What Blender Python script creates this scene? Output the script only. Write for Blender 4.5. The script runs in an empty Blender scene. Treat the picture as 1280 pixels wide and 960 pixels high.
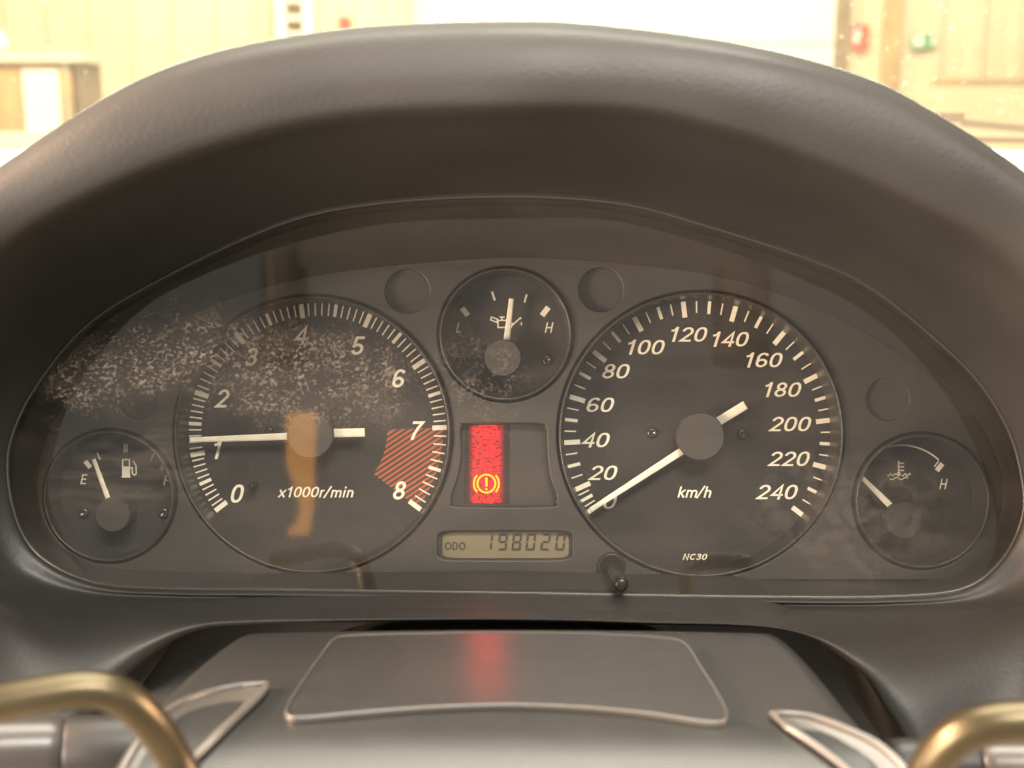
import bpy, bmesh, math, random
from mathutils import Vector, Matrix
random.seed(7)
R = math.radians
SC = bpy.context.scene
COL = SC.collection

# ------------------------------------------------------------------ camera
F = 1600.0            # focal length in pixels of the 1280 x 960 photograph
D = 0.40              # camera to dial plane
CAM = Vector((0, 0, 1.10))
PITCH = 12.0
# M: cluster frame (x right, y away from the camera, z up, dials on y = 0) -> world
M = Matrix.Translation(CAM) @ Matrix.Rotation(-R(PITCH), 4, 'X') @ Matrix.Translation((0, D, 0))
cd = bpy.data.cameras.new('camera')
cam = bpy.data.objects.new('camera', cd)
COL.objects.link(cam)
cam.location = CAM
cam.rotation_euler = (R(90 - PITCH), 0, 0)
cd.sensor_width = 36.0
cd.lens = 36.0 * F / 1280
cd.clip_start, cd.clip_end = 0.02, 200
cd.dof.use_dof = True
cd.dof.focus_distance = 0.402
cd.dof.aperture_fstop = 15
SC.camera = cam

# ------------------------------------------------------------------ light
SC.render.engine = 'CYCLES'
SC.cycles.use_denoising = True
SC.cycles.max_bounces = 6
SC.cycles.diffuse_bounces = 3
SC.cycles.use_adaptive_sampling = True
SC.cycles.adaptive_threshold = 0.02
SC.cycles.transparent_max_bounces = 16
SC.cycles.caustics_reflective = False
SC.cycles.caustics_refractive = False
SC.cycles.sample_clamp_indirect = 6
SC.view_settings.view_transform = 'Standard'
SC.view_settings.look = 'None'
SC.view_settings.exposure = 0
SC.view_settings.gamma = 1
world = bpy.data.worlds.new('World')
SC.world = world
world.use_nodes = True
bg = world.node_tree.nodes['Background']
bg.inputs[0].default_value = (1.0, 0.97, 0.92, 1)
bg.inputs[1].default_value = 0.66

def lamp(name, loc, target, power, size, color, size_y=None, cluster=True, spread=180):
    l = bpy.data.lights.new(name, 'AREA')
    l.energy = power; l.color = color; l.shape = 'RECTANGLE'
    l.size = size; l.size_y = size_y or size
    l.spread = R(spread)
    o = bpy.data.objects.new(name, l)
    COL.objects.link(o)
    a, b = Vector(loc), Vector(target)
    if cluster:
        a, b = M @ a, M @ b
    o.location = a
    o.rotation_euler = (b - a).to_track_quat('-Z', 'Y').to_euler()
    return o

lamp('door_window_light', (-0.85, -0.62, -0.20), (-0.08, 0, 0), 30.0, 0.40, (1.0, 0.80, 0.64), 0.4)
lamp('rear_fill_light', (0.25, -1.1, 0.75), (0, -0.05, -0.02), 30.0, 0.7, (1.0, 0.93, 0.83), 0.3)  # unseen fill added from above right to brighten the dials
lamp('hall_lamp_overhead', (0, 1.15, 4.4), (0, 0.1, 1.0), 300, 2.6, (1.0, 0.93, 0.80), 1.8, cluster=False)
lamp('side_window_left', (-1.4, 0.20, 1.48), (-0.1, 0.32, 1.12), 120, 0.5, (1.0, 0.66, 0.45), 0.5, cluster=False)
lamp('side_window_right', (1.6, 0.34, 1.30), (0.1, 0.32, 1.12), 40, 0.5, (1.0, 0.66, 0.46), 0.4, cluster=False)
lamp('hall_lamp_near', (0, 4.0, 2.25), (0, 0.4, 1.15), 850, 4.0, (1.0, 0.90, 0.70), 0.6, cluster=False)
lamp('hall_lamp_mid', (-1.0, 3.6, 4.4), (-2, 8, 1.5), 1100, 5.0, (1.0, 0.86, 0.62), 0.6, cluster=False)
lamp('hall_lamp_far', (0, 8.2, 4.6), (0, 12, 2.0), 980, 9.0, (1.0, 0.86, 0.62), 0.6, cluster=False)

# ------------------------------------------------------------------ helpers
def P(px, py, d):
    """point of the cluster frame seen at photograph pixel (px, py), d metres in front of the camera"""
    return Vector(((px - 640) / F * d, d - D, -(py - 480) / F * d))

def W(px, py, yw):
    """world point on the plane y = yw seen at that pixel"""
    v = (M @ P(px, py, 1.0)) - CAM
    return CAM + v * (yw / v.y)

BASE = {}
def root(name, label, cat, base=(0, 0, 0), cluster=True, group=None):
    o = bpy.data.objects.new(name, None)
    o.empty_display_size = 0.02
    COL.objects.link(o)
    b = Vector(base)
    o.matrix_world = (M @ Matrix.Translation(b)) if cluster else Matrix.Translation(b)
    o['label'] = label; o['category'] = cat
    if group: o['group'] = group
    BASE[o.name] = b
    return o

def smooth(me, on=True):
    me.polygons.foreach_set('use_smooth', [on] * len(me.polygons))

def base_of(o):
    while o.parent is not None: o = o.parent
    return BASE[o.name]

def link(name, me, mat, parent=None, label=None, kind=None):
    o = bpy.data.objects.new(name, me)
    COL.objects.link(o)
    if mat is not None and not me.materials: me.materials.append(mat)
    if parent is not None: o.parent = parent
    if label: o['label'] = label
    if kind: o['kind'] = kind
    return o

def mesh(name, verts, faces, mat, parent, sm=True, label=None, kind=None):
    b = base_of(parent)
    me = bpy.data.meshes.new(name)
    me.from_pydata([tuple(Vector(v) - b) for v in verts], [], faces)
    me.update()
    smooth(me, sm)
    return link(name, me, mat, parent, label, kind)

def solo(name, verts, faces, mat, label, cat, cluster=True, sm=False, group=None, kind=None):
    """a thing (or piece of the setting) that is one mesh"""
    vs = [Vector(v) for v in verts]
    b = sum(vs, Vector()) / len(vs); b.z = min(v.z for v in vs)
    me = bpy.data.meshes.new(name)
    me.from_pydata([tuple(v - b) for v in vs], [], faces); me.update(); smooth(me, sm)
    o = link(name, me, mat)
    o.matrix_world = (M @ Matrix.Translation(b)) if cluster else Matrix.Translation(b)
    BASE[o.name] = b
    if label: o['label'] = label
    if cat: o['category'] = cat
    if group: o['group'] = group
    if kind: o['kind'] = kind
    return o

def catmull(pts, n, closed=False):
    """n points per span through pts (tuples of floats)"""
    out = []
    m = len(pts)
    spans = m if closed else m - 1
    for i in range(spans):
        if closed:
            p0, p1, p2, p3 = pts[i - 1], pts[i], pts[(i + 1) % m], pts[(i + 2) % m]
        else:
            p1, p2 = pts[i], pts[i + 1]
            p0 = pts[i - 1] if i > 0 else tuple(2 * a - b for a, b in zip(p1, p2))
            p3 = pts[i + 2] if i + 2 < m else tuple(2 * b - a for a, b in zip(p1, p2))
        for k in range(n):
            t = k / n
            out.append(tuple(0.5 * (2 * b + (c - a) * t + (2 * a - 5 * b + 4 * c - e) * t * t + (3 * b - a - 3 * c + e) * t ** 3)
                             for a, b, c, e in zip(p0, p1, p2, p3)))
    if not closed: out.append(tuple(pts[-1]))
    return out

def loft(rows, closed=True):
    n = len(rows[0]); vs = [v for r in rows for v in r]; fs = []
    for i in range(len(rows) - 1):
        for j in range(n if closed else n - 1):
            k = (j + 1) % n
            fs.append((i * n + j, i * n + k, (i + 1) * n + k, (i + 1) * n + j))
    return vs, fs

def lathe(c, prof, seg=96, cap=False):
    """rings about an axis parallel to y through c; prof = [(radius, y)]"""
    rows = []
    for r, y in prof:
        rows.append([Vector((c.x + r * math.cos(2 * math.pi * k / seg), y, c.z + r * math.sin(2 * math.pi * k / seg))) for k in range(seg)])
    vs, fs = loft(rows)
    if cap:
        fs.append(tuple(range(len(vs) - seg, len(vs))))
    return vs, fs

def tube(path, rad, seg=12, caps=True, closed=False):
    """swept round tube; rad a number or one per point"""
    n = len(path); rows = []
    rads = rad if isinstance(rad, (list, tuple)) else [rad] * n
    prev = None
    for i, p in enumerate(path):
        if closed: t = (path[(i + 1) % n] - path[i - 1]).normalized()
        else: t = (path[min(i + 1, n - 1)] - path[max(i - 1, 0)]).normalized()
        if prev is None:
            a = t.orthogonal().normalized()
        else:
            a = (prev - t * prev.dot(t)).normalized()
        prev = a
        b = t.cross(a)
        rows.append([p + (a * math.cos(2 * math.pi * k / seg) + b * math.sin(2 * math.pi * k / seg)) * rads[i] for k in range(seg)])
    if closed: rows.append(rows[0])
    vs, fs = loft(rows)
    if caps and not closed:
        fs.append(tuple(reversed(range(seg)))); fs.append(tuple(range(len(vs) - seg, len(vs))))
    return vs, fs

def box(a, b):
    x0, y0, z0 = a; x1, y1, z1 = b
    vs = [(x0, y0, z0), (x1, y0, z0), (x1, y1, z0), (x0, y1, z0), (x0, y0, z1), (x1, y0, z1), (x1, y1, z1), (x0, y1, z1)]
    return vs, [(0, 3, 2, 1), (4, 5, 6, 7), (0, 1, 5, 4), (1, 2, 6, 5), (2, 3, 7, 6), (3, 0, 4, 7)]

def merge(*parts):
    vs, fs = [], []
    for v, f in parts:
        o = len(vs); vs += list(v); fs += [tuple(i + o for i in q) for q in f]
    return vs, fs

def ribbon(pts, w, closed=False):
    """2D stroke of width w -> (verts2d, faces), mitred joins"""
    n = len(pts); L, Rr = [], []
    for i, p in enumerate(pts):
        if closed: a, b = pts[i - 1], pts[(i + 1) % n]
        else: a, b = pts[max(i - 1, 0)], pts[min(i + 1, n - 1)]
        d1 = Vector((p[0] - a[0], p[1] - a[1])); d2 = Vector((b[0] - p[0], b[1] - p[1]))
        if d1.length < 1e-9: d1 = d2
        if d2.length < 1e-9: d2 = d1
        d1.normalize(); d2.normalize()
        t = d1 + d2
        t = t.normalized() if t.length > 1e-6 else d1
        nr = Vector((-t.y, t.x))
        s = max(0.45, abs(nr.dot(Vector((-d1.y, d1.x)))))
        h = w / 2 / s
        L.append((p[0] + nr.x * h, p[1] + nr.y * h)); Rr.append((p[0] - nr.x * h, p[1] - nr.y * h))
    vs = L + Rr
    fs = [(i, i + 1, n + i + 1, n + i) for i in range(n - 1)]
    if closed: fs.append((n - 1, 0, n, 2 * n - 1))
    return vs, fs

def arc(cx, cy, rx, ry, a0, a1, n=16, p=2.0):
    out = []
    for k in range(n + 1):
        a = R(a0 + (a1 - a0) * k / n); c, s = math.cos(a), math.sin(a)
        out.append((cx + rx * math.copysign(abs(c) ** (2 / p), c), cy + ry * math.copysign(abs(s) ** (2 / p), s)))
    return out

# glyph strokes in a cap-height-1 box: (advance, [(points, closed)])
def glyphs():
    G = {}
    E = lambda *a, **k: (arc(*a, **k)[:-1], True)
    G['0'] = (.62, [E(.30, .5, .215, .415, 0, 360, 32, p=2.4)])
    G['1'] = (.52, [([(.30, 0), (.30, 1.0)], False), ([(.06, .735), (.17, .765), (.245, .83), (.28, .93)], False)])
    G['2'] = (.60, [(arc(.29, .68, .205, .235, 175, -25, 14) + [(.08, .085), (.545, .085)], False)])
    G['3'] = (.60, [(arc(.28, .715, .185, .20, 165, -80, 14) + [(.20, .52)], False), ([(.20, .523)] + arc(.28, .30, .215, .215, 82, -168, 14), False)])
    G['4'] = (.60, [([(.43, 0), (.43, .93), (.075, .30), (.58, .30)], False)])
    G['5'] = (.60, [([(.52, .915), (.15, .915), (.095, .47)] + arc(.285, .315, .215, .23, 140, -165, 16), False)])
    G['6'] = (.60, [E(.29, .30, .205, .215, 0, 360, 24), (arc(.30, .66, .215, .255, 30, 180, 12) + [(.08, .30)], False)])
    G['7'] = (.58, [([(.05, .915), (.53, .915), (.36, .62), (.25, .30), (.20, 0)], False)])
    G['8'] = (.60, [E(.29, .715, .175, .20, 0, 360, 24), E(.29, .29, .205, .205, 0, 360, 24)])
    G['x'] = (.56, [([(.05, .0), (.50, .70)], False), ([(.05, .70), (.50, 0)], False)])
    G['r'] = (.42, [([(.12, 0), (.12, .70)], False), (arc(.34, .42, .22, .22, 180, 85, 8), False)])
    G['/'] = (.38, [([(-.02, -.05), (.34, 1.05)], False)])
    G['m'] = (.88, [([(.12, 0), (.12, .70)], False), ([(.44, 0)] + arc(.28, .45, .16, .18, 0, 180, 10), False), ([(.77, 0)] + arc(.605, .45, .165, .18, 0, 180, 10), False)])
    G['n'] = (.58, [([(.12, 0), (.12, .70)], False), ([(.46, 0)] + arc(.29, .43, .17, .20, 0, 180, 10), False)])
    G['h'] = (.58, [([(.12, 0), (.12, 1.0)], False), ([(.46, 0)] + arc(.29, .43, .17, .20, 0, 180, 10), False)])
    G['i'] = (.27, [([(.13, 0), (.13, .70)], False), ([(.13, .84), (.13, 1.0)], False)])
    G['k'] = (.54, [([(.12, 0), (.12, 1.0)], False), ([(.48, .70), (.16, .34)], False), ([(.24, .42), (.50, 0)], False)])
    G['N'] = (.74, [([(.11, 0), (.11, .99), (.60, .01), (.60, 1.0)], False)])
    G['C'] = (.72, [(arc(.38, .5, .29, .415, 45, 315, 24), False)])
    G['O'] = (.80, [E(.40, .5, .31, .415, 0, 360, 32)])
    G['D'] = (.74, [([(.12, .085), (.12, .915), (.34, .915)] + arc(.34, .5, .28, .415, 85, -85, 14) + [(.34, .085)], True)])
    G['L'] = (.56, [([(.12, 1.0), (.12, .085), (.52, .085)], False)])
    G['H'] = (.74, [([(.12, 0), (.12, 1)], False), ([(.61, 0), (.61, 1)], False), ([(.12, .5), (.61, .5)], False)])
    G['E'] = (.64, [([(.56, .915), (.12, .915), (.12, .085), (.57, .085)], False), ([(.12, .5), (.52, .5)], False)])
    G['F'] = (.60, [([(.55, .915), (.12, .915), (.12, 0)], False), ([(.12, .48), (.48, .48)], False)])
    return G
GL = glyphs()

def text2d(s, h, cx, cy, shear=0.2, w=0.16, sx=1.0, rot=0.0, track=0.0):
    """strokes of a word centred on pixel (cx, cy), cap height h; photo-pixel coordinates, one list of (verts, faces) per stroke"""
    adv = sum(GL[c][0] + track for c in s) - track
    x = -adv / 2; out = []
    for c in s:
        a, strokes = GL[c]
        for pts, closed in strokes:
            vs, fs = ribbon(pts, w, closed)
            q = []
            for u, v in vs:
                X = (x + u + (v - .5) * shear) * h * sx; Y = (v - .5) * h
                q.append((cx + X * math.cos(rot) + Y * math.sin(rot), cy - (Y * math.cos(rot) - X * math.sin(rot))))
            out.append((q, fs))
        x += a + track
    return out

def flat(name, parts, d, mat, parent, label=None, step=0.00002):
    """flat print: 2D pixel pieces laid on the plane at distance d, each piece a hair above the last"""
    vs, fs = [], []
    for k, (q, f) in enumerate(parts):
        o = len(vs)
        vs += [P(u, v, d) - Vector((0, step * k, 0)) for u, v in q]
        fs += [tuple(i + o for i in t) for t in f]
    return mesh(name, vs, fs, mat, parent, sm=False, label=label)

def poly(pts): return (list(pts), [tuple(range(len(pts)))])
def stroke(pts, w, closed=False): return ribbon(pts, w, closed)

# ------------------------------------------------------------------ materials
def new_mat(name):
    m = bpy.data.materials.new(name); m.use_nodes = True
    nt = m.node_tree
    return m, nt, nt.nodes['Principled BSDF']

def plastic(name, col, rough=0.5, bump=0.0, scale=400, var=0.0, vscale=60, spec=0.5, rvar=0.0, dust=0.0, detail=4, metal=0.0, dist=0.0003):
    m, nt, b = new_mat(name)
    N, Lk = nt.nodes.new, nt.links.new
    b.inputs['Base Color'].default_value = (*col, 1); b.inputs['Roughness'].default_value = rough
    b.inputs['Specular IOR Level'].default_value = spec; b.inputs['Metallic'].default_value = metal
    tc = N('ShaderNodeTexCoord')
    if var or rvar or dust:
        n = N('ShaderNodeTexNoise'); n.inputs['Scale'].default_value = vscale; n.inputs['Detail'].default_value = 6
        Lk(tc.outputs['Object'], n.inputs['Vector'])
        if var:
            mr = N('ShaderNodeMapRange'); mr.inputs['From Min'].default_value = .3; mr.inputs['From Max'].default_value = .7
            mr.inputs['To Min'].default_value = 1 - var; mr.inputs['To Max'].default_value = 1 + var
            Lk(n.outputs['Fac'], mr.inputs['Value'])
            mx = N('ShaderNodeMix'); mx.data_type = 'RGBA'; mx.blend_type = 'MULTIPLY'; mx.inputs['Factor'].default_value = 1
            mx.inputs['A'].default_value = (*col, 1)
            cb = N('ShaderNodeCombineColor')
            for k in range(3): Lk(mr.outputs['Result'], cb.inputs[k])
            Lk(cb.outputs['Color'], mx.inputs['B']); Lk(mx.outputs['Result'], b.inputs['Base Color'])
        if rvar:
            mr = N('ShaderNodeMapRange'); mr.inputs['From Min'].default_value = .3; mr.inputs['From Max'].default_value = .7
            mr.inputs['To Min'].default_value = rough - rvar; mr.inputs['To Max'].default_value = rough + rvar
            Lk(n.outputs['Fac'], mr.inputs['Value']); Lk(mr.outputs['Result'], b.inputs['Roughness'])
    if bump:
        n2 = N('ShaderNodeTexNoise'); n2.inputs['Scale'].default_value = scale; n2.inputs['Detail'].default_value = detail
        Lk(tc.outputs['Object'], n2.inputs['Vector'])
        bp = N('ShaderNodeBump'); bp.inputs['Strength'].default_value = bump; bp.inputs['Distance'].default_value = dist
        Lk(n2.outputs['Fac'], bp.inputs['Height']); Lk(bp.outputs['Normal'], b.inputs['Normal'])
    return m

def glow(name, col, strength, streak=False):
    m, nt, b = new_mat(name)
    b.inputs['Base Color'].default_value = (0.02, 0.005, 0.005, 1)
    b.inputs['Emission Color'].default_value = (*col, 1); b.inputs['Emission Strength'].default_value = strength
    if streak:
        N, Lk = nt.nodes.new, nt.links.new
        tc = N('ShaderNodeTexCoord'); mp = N('ShaderNodeMapping'); mp.inputs['Scale'].default_value = (1, 1, 1.8)
        n = N('ShaderNodeTexNoise'); n.inputs['Scale'].default_value = 900; n.inputs['Detail'].default_value = 7; n.inputs['Distortion'].default_value = .3
        Lk(tc.outputs['Object'], mp.inputs['Vector']); Lk(mp.outputs['Vector'], n.inputs['Vector'])
        mr = N('ShaderNodeMapRange'); mr.inputs['From Min'].default_value = .43; mr.inputs['From Max'].default_value = .64
        mr.inputs['To Min'].default_value = strength * .12; mr.inputs['To Max'].default_value = strength * 1.1
        Lk(n.outputs['Fac'], mr.inputs['Value'])
        # red glow painted into the emission: speckled, dimmer towards its sides
        sp = N('ShaderNodeSeparateXYZ'); Lk(tc.outputs['Object'], sp.inputs[0])
        xc = P(608, 600, .3997).x
        ab = N('ShaderNodeMath'); ab.operation = 'SUBTRACT'; ab.inputs[1].default_value = xc; Lk(sp.outputs['X'], ab.inputs[0])
        a2 = N('ShaderNodeMath'); a2.operation = 'ABSOLUTE'; Lk(ab.outputs[0], a2.inputs[0])
        ad = N('ShaderNodeMath'); ad.operation = 'MULTIPLY_ADD'; ad.inputs[1].default_value = .0035; Lk(n.outputs['Fac'], ad.inputs[0]); Lk(a2.outputs[0], ad.inputs[2])
        fo = N('ShaderNodeMapRange'); fo.interpolation_type = 'SMOOTHSTEP'; fo.inputs['From Min'].default_value = .0078; fo.inputs['From Max'].default_value = .0045
        Lk(ad.outputs[0], fo.inputs['Value'])
        ml = N('ShaderNodeMath'); ml.operation = 'MULTIPLY'; Lk(mr.outputs['Result'], ml.inputs[0]); Lk(fo.outputs['Result'], ml.inputs[1])
        Lk(ml.outputs[0], b.inputs['Emission Strength'])
    return m

MT = {}
MT['hood'] = plastic('soft_grained_dash_vinyl', (.026, .0245, .022), .52, bump=.20, scale=850, var=.10, vscale=25, spec=.45, rvar=.06, dist=.0005)
MT['shroud'] = plastic('smooth_black_shroud_plastic', (.034, .033, .030), .5, bump=.15, scale=1500, var=.06, spec=.4)
MT['panel'] = plastic('dusty_matt_panel_plastic', (.042, .038, .032), .46, bump=.25, scale=1800, var=.10, vscale=70, spec=.45)
MT['ring'] = plastic('satin_ring_plastic', (.038, .034, .029), .36, bump=.08, scale=1500, spec=.5)
MT['dial'] = plastic('speckled_dial_print', (.024, .021, .0195), .55, bump=.35, scale=2600, var=.45, vscale=2400, spec=.4, detail=2)
MT['hub'] = plastic('matt_needle_hub', (.050, .045, .039), .42, bump=.1, scale=2500, var=.08, spec=.5)
MT['white'] = plastic('cream_white_print', (.90, .83, .68), .5, var=.06, vscale=900)
MT['needle'] = plastic('cream_white_needle', (.90, .83, .67), .4, var=.10, vscale=300)
MT['dark'] = plastic('black_plastic', (.012, .012, .011), .5, bump=.1)
MT['black_gloss'] = plastic('glossy_black_plastic', (.018, .017, .016), .22)
MT['lcd'] = plastic('lcd_grey_tan', (.20, .168, .105), .35, var=.08, vscale=120)
MT['lcd_ink'] = plastic('lcd_segment_ink', (.030, .027, .020), .5)
MT['screw'] = plastic('dark_screw_metal', (.10, .09, .08), .25, metal=.8)
MT['pad'] = plastic('grey_hub_pad_vinyl', (.027, .027, .026), .36, bump=.10, scale=1500, var=.05, vscale=90, spec=.45, rvar=.02)
MT['plate'] = plastic('grey_smooth_plate', (.027, .027, .026), .33, bump=.06, scale=1400, var=.05, vscale=160, spec=.5, rvar=.03)
MT['rim'] = plastic('edge_highlight_paint', (.085, .08, .073), .30, bump=.1, scale=300)  # paler than the pad: the edges' highlight is put into the colour
MT['trim'] = plastic('grey_trim', (.07, .062, .054), .35, bump=.15, scale=400)
MT['brass'] = plastic('worn_brass_metal', (.085, .068, .038), .34, bump=.08, scale=120, var=.18, vscale=60, metal=.75)
MT['stalk'] = plastic('satin_grey_stalk', (.05, .045, .04), .34)
MT['red_glow'] = glow('painted_red_glow', (1.0, .002, .008), 3.0, streak=True)
MT['yellow_glow'] = glow('yellow_lit_symbol', (1.0, .66, .005), 1.5)

def redzone():
    m, nt, b = new_mat('orange_hatched_print')
    N, Lk = nt.nodes.new, nt.links.new
    tc = N('ShaderNodeTexCoord'); sp = N('ShaderNodeSeparateXYZ'); Lk(tc.outputs['Object'], sp.inputs[0])
    a = N('ShaderNodeMath'); a.operation = 'MULTIPLY'; a.inputs[1].default_value = -.66; Lk(sp.outputs['X'], a.inputs[0])
    s = N('ShaderNodeMath'); s.operation = 'ADD'; Lk(a.outputs[0], s.inputs[0]); Lk(sp.outputs['Z'], s.inputs[1])
    q = N('ShaderNodeMath'); q.operation = 'MULTIPLY'; q.inputs[1].default_value = 1 / .00172; Lk(s.outputs[0], q.inputs[0])
    f = N('ShaderNodeMath'); f.operation = 'FRACT'; Lk(q.outputs[0], f.inputs[0])
    g = N('ShaderNodeMath'); g.operation = 'LESS_THAN'; g.inputs[1].default_value = .50; Lk(f.outputs[0], g.inputs[0])
    mx = N('ShaderNodeMix'); mx.data_type = 'RGBA'
    mx.inputs['A'].default_value = (.045, .03, .025, 1); mx.inputs['B'].default_value = (.42, .095, .032, 1)
    Lk(g.outputs[0], mx.inputs['Factor']); Lk(mx.outputs['Result'], b.inputs['Base Color'])
    b.inputs['Roughness'].default_value = .5
    return m
MT['redzone'] = redzone()

def lens_mat():
    """clear plastic: transparent with a Fresnel reflection, a thin dust film doubling as painted glare haze and dried dirt in patches"""
    m = bpy.data.materials.new('dusty_clear_plastic'); m.use_nodes = True
    nt = m.node_tree; N, Lk = nt.nodes.new, nt.links.new
    nt.nodes.remove(nt.nodes['Principled BSDF'])
    out = nt.nodes['Material Output']
    tc = N('ShaderNodeTexCoord'); sp = N('ShaderNodeSeparateXYZ'); Lk(tc.outputs['Object'], sp.inputs[0])
    def math_(op, a, b=None, clamp=False):
        n = N('ShaderNodeMath'); n.operation = op; n.use_clamp = clamp
        for k, v in enumerate((a, b)):
            if v is None: continue
            if isinstance(v, (int, float)): n.inputs[k].default_value = v
            else: Lk(v, n.inputs[k])
        return n.outputs[0]
    def noise(scale, detail=4, distort=0.0, sc=(1, 1, 1), rot=0.0):
        mp = N('ShaderNodeMapping'); mp.inputs['Scale'].default_value = sc; mp.inputs['Rotation'].default_value = (0, rot, 0)
        Lk(tc.outputs['Object'], mp.inputs['Vector'])
        n = N('ShaderNodeTexNoise'); n.inputs['Scale'].default_value = scale; n.inputs['Detail'].default_value = detail
        n.inputs['Distortion'].default_value = distort
        Lk(mp.outputs['Vector'], n.inputs['Vector']); return n.outputs['Fac']
    def ramp(v, lo, hi, t0=0.0, t1=1.0):
        n = N('ShaderNodeMapRange'); n.interpolation_type = 'SMOOTHSTEP'
        n.inputs['From Min'].default_value = lo; n.inputs['From Max'].default_value = hi
        n.inputs['To Min'].default_value = t0; n.inputs['To Max'].default_value = t1
        Lk(v, n.inputs['Value']); return n.outputs['Result']
    dl = 0.366
    wobble = math_('MULTIPLY', math_('SUBTRACT', noise(90, 5, .4), .5), 1.3)
    def patch(px, py, rx, ry, rot=0.0):
        c = P(px, py, dl) - CLB; k = dl / F; ca, sa = math.cos(R(rot)), math.sin(R(rot))
        dx = math_('SUBTRACT', sp.outputs['X'], c.x); dz = math_('SUBTRACT', sp.outputs['Z'], c.z)
        u = math_('DIVIDE', math_('ADD', math_('MULTIPLY', dx, ca), math_('MULTIPLY', dz, sa)), rx * k)
        v = math_('DIVIDE', math_('SUBTRACT', math_('MULTIPLY', dz, ca), math_('MULTIPLY', dx, sa)), ry * k)
        r = math_('SQRT', math_('ADD', math_('MULTIPLY', u, u), math_('MULTIPLY', v, v)))
        return ramp(math_('ADD', r, wobble), 1.15, .35)
    flecks = math_('MULTIPLY', ramp(noise(900, 7, .15, (1, 1, 1.25), .5), .51, .63), ramp(noise(210, 4, .5), .36, .60))
    fine = ramp(noise(1500, 3, .8), .60, .70)
    big = ramp(noise(170, 5, 1.2), .40, .62)
    pA = patch(172, 450, 136, 62, 22)
    pB = patch(385, 470, 170, 72, -3)
    pC = patch(1050, 640, 130, 95, 0)
    pD = patch(170, 590, 110, 60, 10)
    pE = patch(608, 475, 60, 70, 0)
    a = math_('MULTIPLY', math_('MULTIPLY', flecks, pA), .52)
    b = math_('MULTIPLY', math_('MULTIPLY', flecks, pB), .23)
    c = math_('MULTIPLY', math_('MULTIPLY', big, pC), .035)
    d_ = math_('MULTIPLY', math_('MULTIPLY', ramp(noise(140, 5, .3, (.5, 1, 2.2), -.25), .38, .66), pD), .07)
    e = math_('MULTIPLY', math_('MULTIPLY', flecks, pE), .10)
    veil = math_('MULTIPLY', math_('MAXIMUM', pA, math_('MULTIPLY', pB, .5)), .045)
    specks = math_('MULTIPLY', math_('MULTIPLY', fine, ramp(noise(60, 2), .52, .68)), .07)
    film = ramp(noise(45, 5, .4, (.45, 1, 1.6), -.3), .3, .75, .004, .028)  # streaky film over everything, also paints the hazy glare over the blacks
    dust = a
    for x in (b, c, d_, e, veil, specks, film): dust = math_('ADD', dust, x)
    dust = math_('MINIMUM', dust, .6)
    tr = N('ShaderNodeBsdfTransparent'); tr.inputs[0].default_value = (.97, .96, .94, 1)
    gl = N('ShaderNodeBsdfGlossy'); gl.inputs['Roughness'].default_value = .035
    fr = N('ShaderNodeFresnel'); fr.inputs['IOR'].default_value = 1.70
    geo = N('ShaderNodeNewGeometry')
    front = math_('SUBTRACT', 1.0, geo.outputs['Backfacing'])
    m1 = N('ShaderNodeMixShader'); Lk(math_('MULTIPLY', fr.outputs[0], front), m1.inputs[0]); Lk(tr.outputs[0], m1.inputs[1]); Lk(gl.outputs[0], m1.inputs[2])
    df = N('ShaderNodeBsdfDiffuse'); df.inputs[0].default_value = (.56, .46, .36, 1)
    tl = N('ShaderNodeBsdfTranslucent'); tl.inputs[0].default_value = (.56, .46, .36, 1)
    m2 = N('ShaderNodeMixShader'); m2.inputs[0].default_value = .35; Lk(df.outputs[0], m2.inputs[1]); Lk(tl.outputs[0], m2.inputs[2])
    m3 = N('ShaderNodeMixShader'); Lk(dust, m3.inputs[0]); Lk(m1.outputs[0], m3.inputs[1]); Lk(m2.outputs[0], m3.inputs[2])
    Lk(m3.outputs[0], out.inputs['Surface'])
    return m

# ------------------------------------------------------------------ hall behind the windscreen
YW = 12.0
MT['wall'] = plastic('cream_painted_cladding', (.72, .595, .40), .6, bump=.1, scale=6, var=.12, vscale=1.1)
MT['wall_low'] = plastic('pale_cream_paint', (.80, .68, .44), .6, var=.08, vscale=1.3)
MT['white_paint'] = plastic('white_paint', (.86, .84, .76), .5, var=.03, vscale=2)
MT['cream_paint'] = plastic('cream_gloss_paint', (.82, .74, .55), .4)
MT['wood'] = plastic('orange_wood', (.55, .33, .13), .5, var=.25, vscale=5)
MT['brown'] = plastic('brown_edge', (.25, .16, .09), .6, var=.3, vscale=14)
MT['red_sign'] = plastic('red_sign_print', (.72, .05, .02), .5)
MT['green_sign'] = plastic('green_sign_print', (.05, .36, .12), .5)
MT['concrete'] = plastic('concrete', (.33, .30, .26), .8, var=.2, vscale=3)
# wall: vertical ribs
vs, fs = [], []
x = -9.0; prof = []
while x < 9.0:
    prof += [(x, 0), (x + .22, 0), (x + .25, -.035), (x + .35, -.035), (x + .38, 0)]
    x += .38
for z in (0.0, 5.0):
    vs += [(u, YW + v, z) for u, v in prof]
n = len(prof)
fs = [(i, i + 1, n + i + 1, n + i) for i in range(n - 1)]
solo('wall', vs, fs, MT['wall'], 'cream ribbed hall wall seen through the windscreen', None, cluster=False, kind='structure')
solo('floor', [(-12, -3, 0), (12, -3, 0), (12, 14, 0), (-12, 14, 0)], [(0, 1, 2, 3)], MT['concrete'], 'concrete hall floor under the car', None, cluster=False, kind='structure')

def wbox(px0, py0, px1, py1, y0, y1):
    a, b = W(px0, py0, y0), W(px1, py1, y0)
    return box((a.x, y0, b.z), (b.x, y1, a.z))
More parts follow.
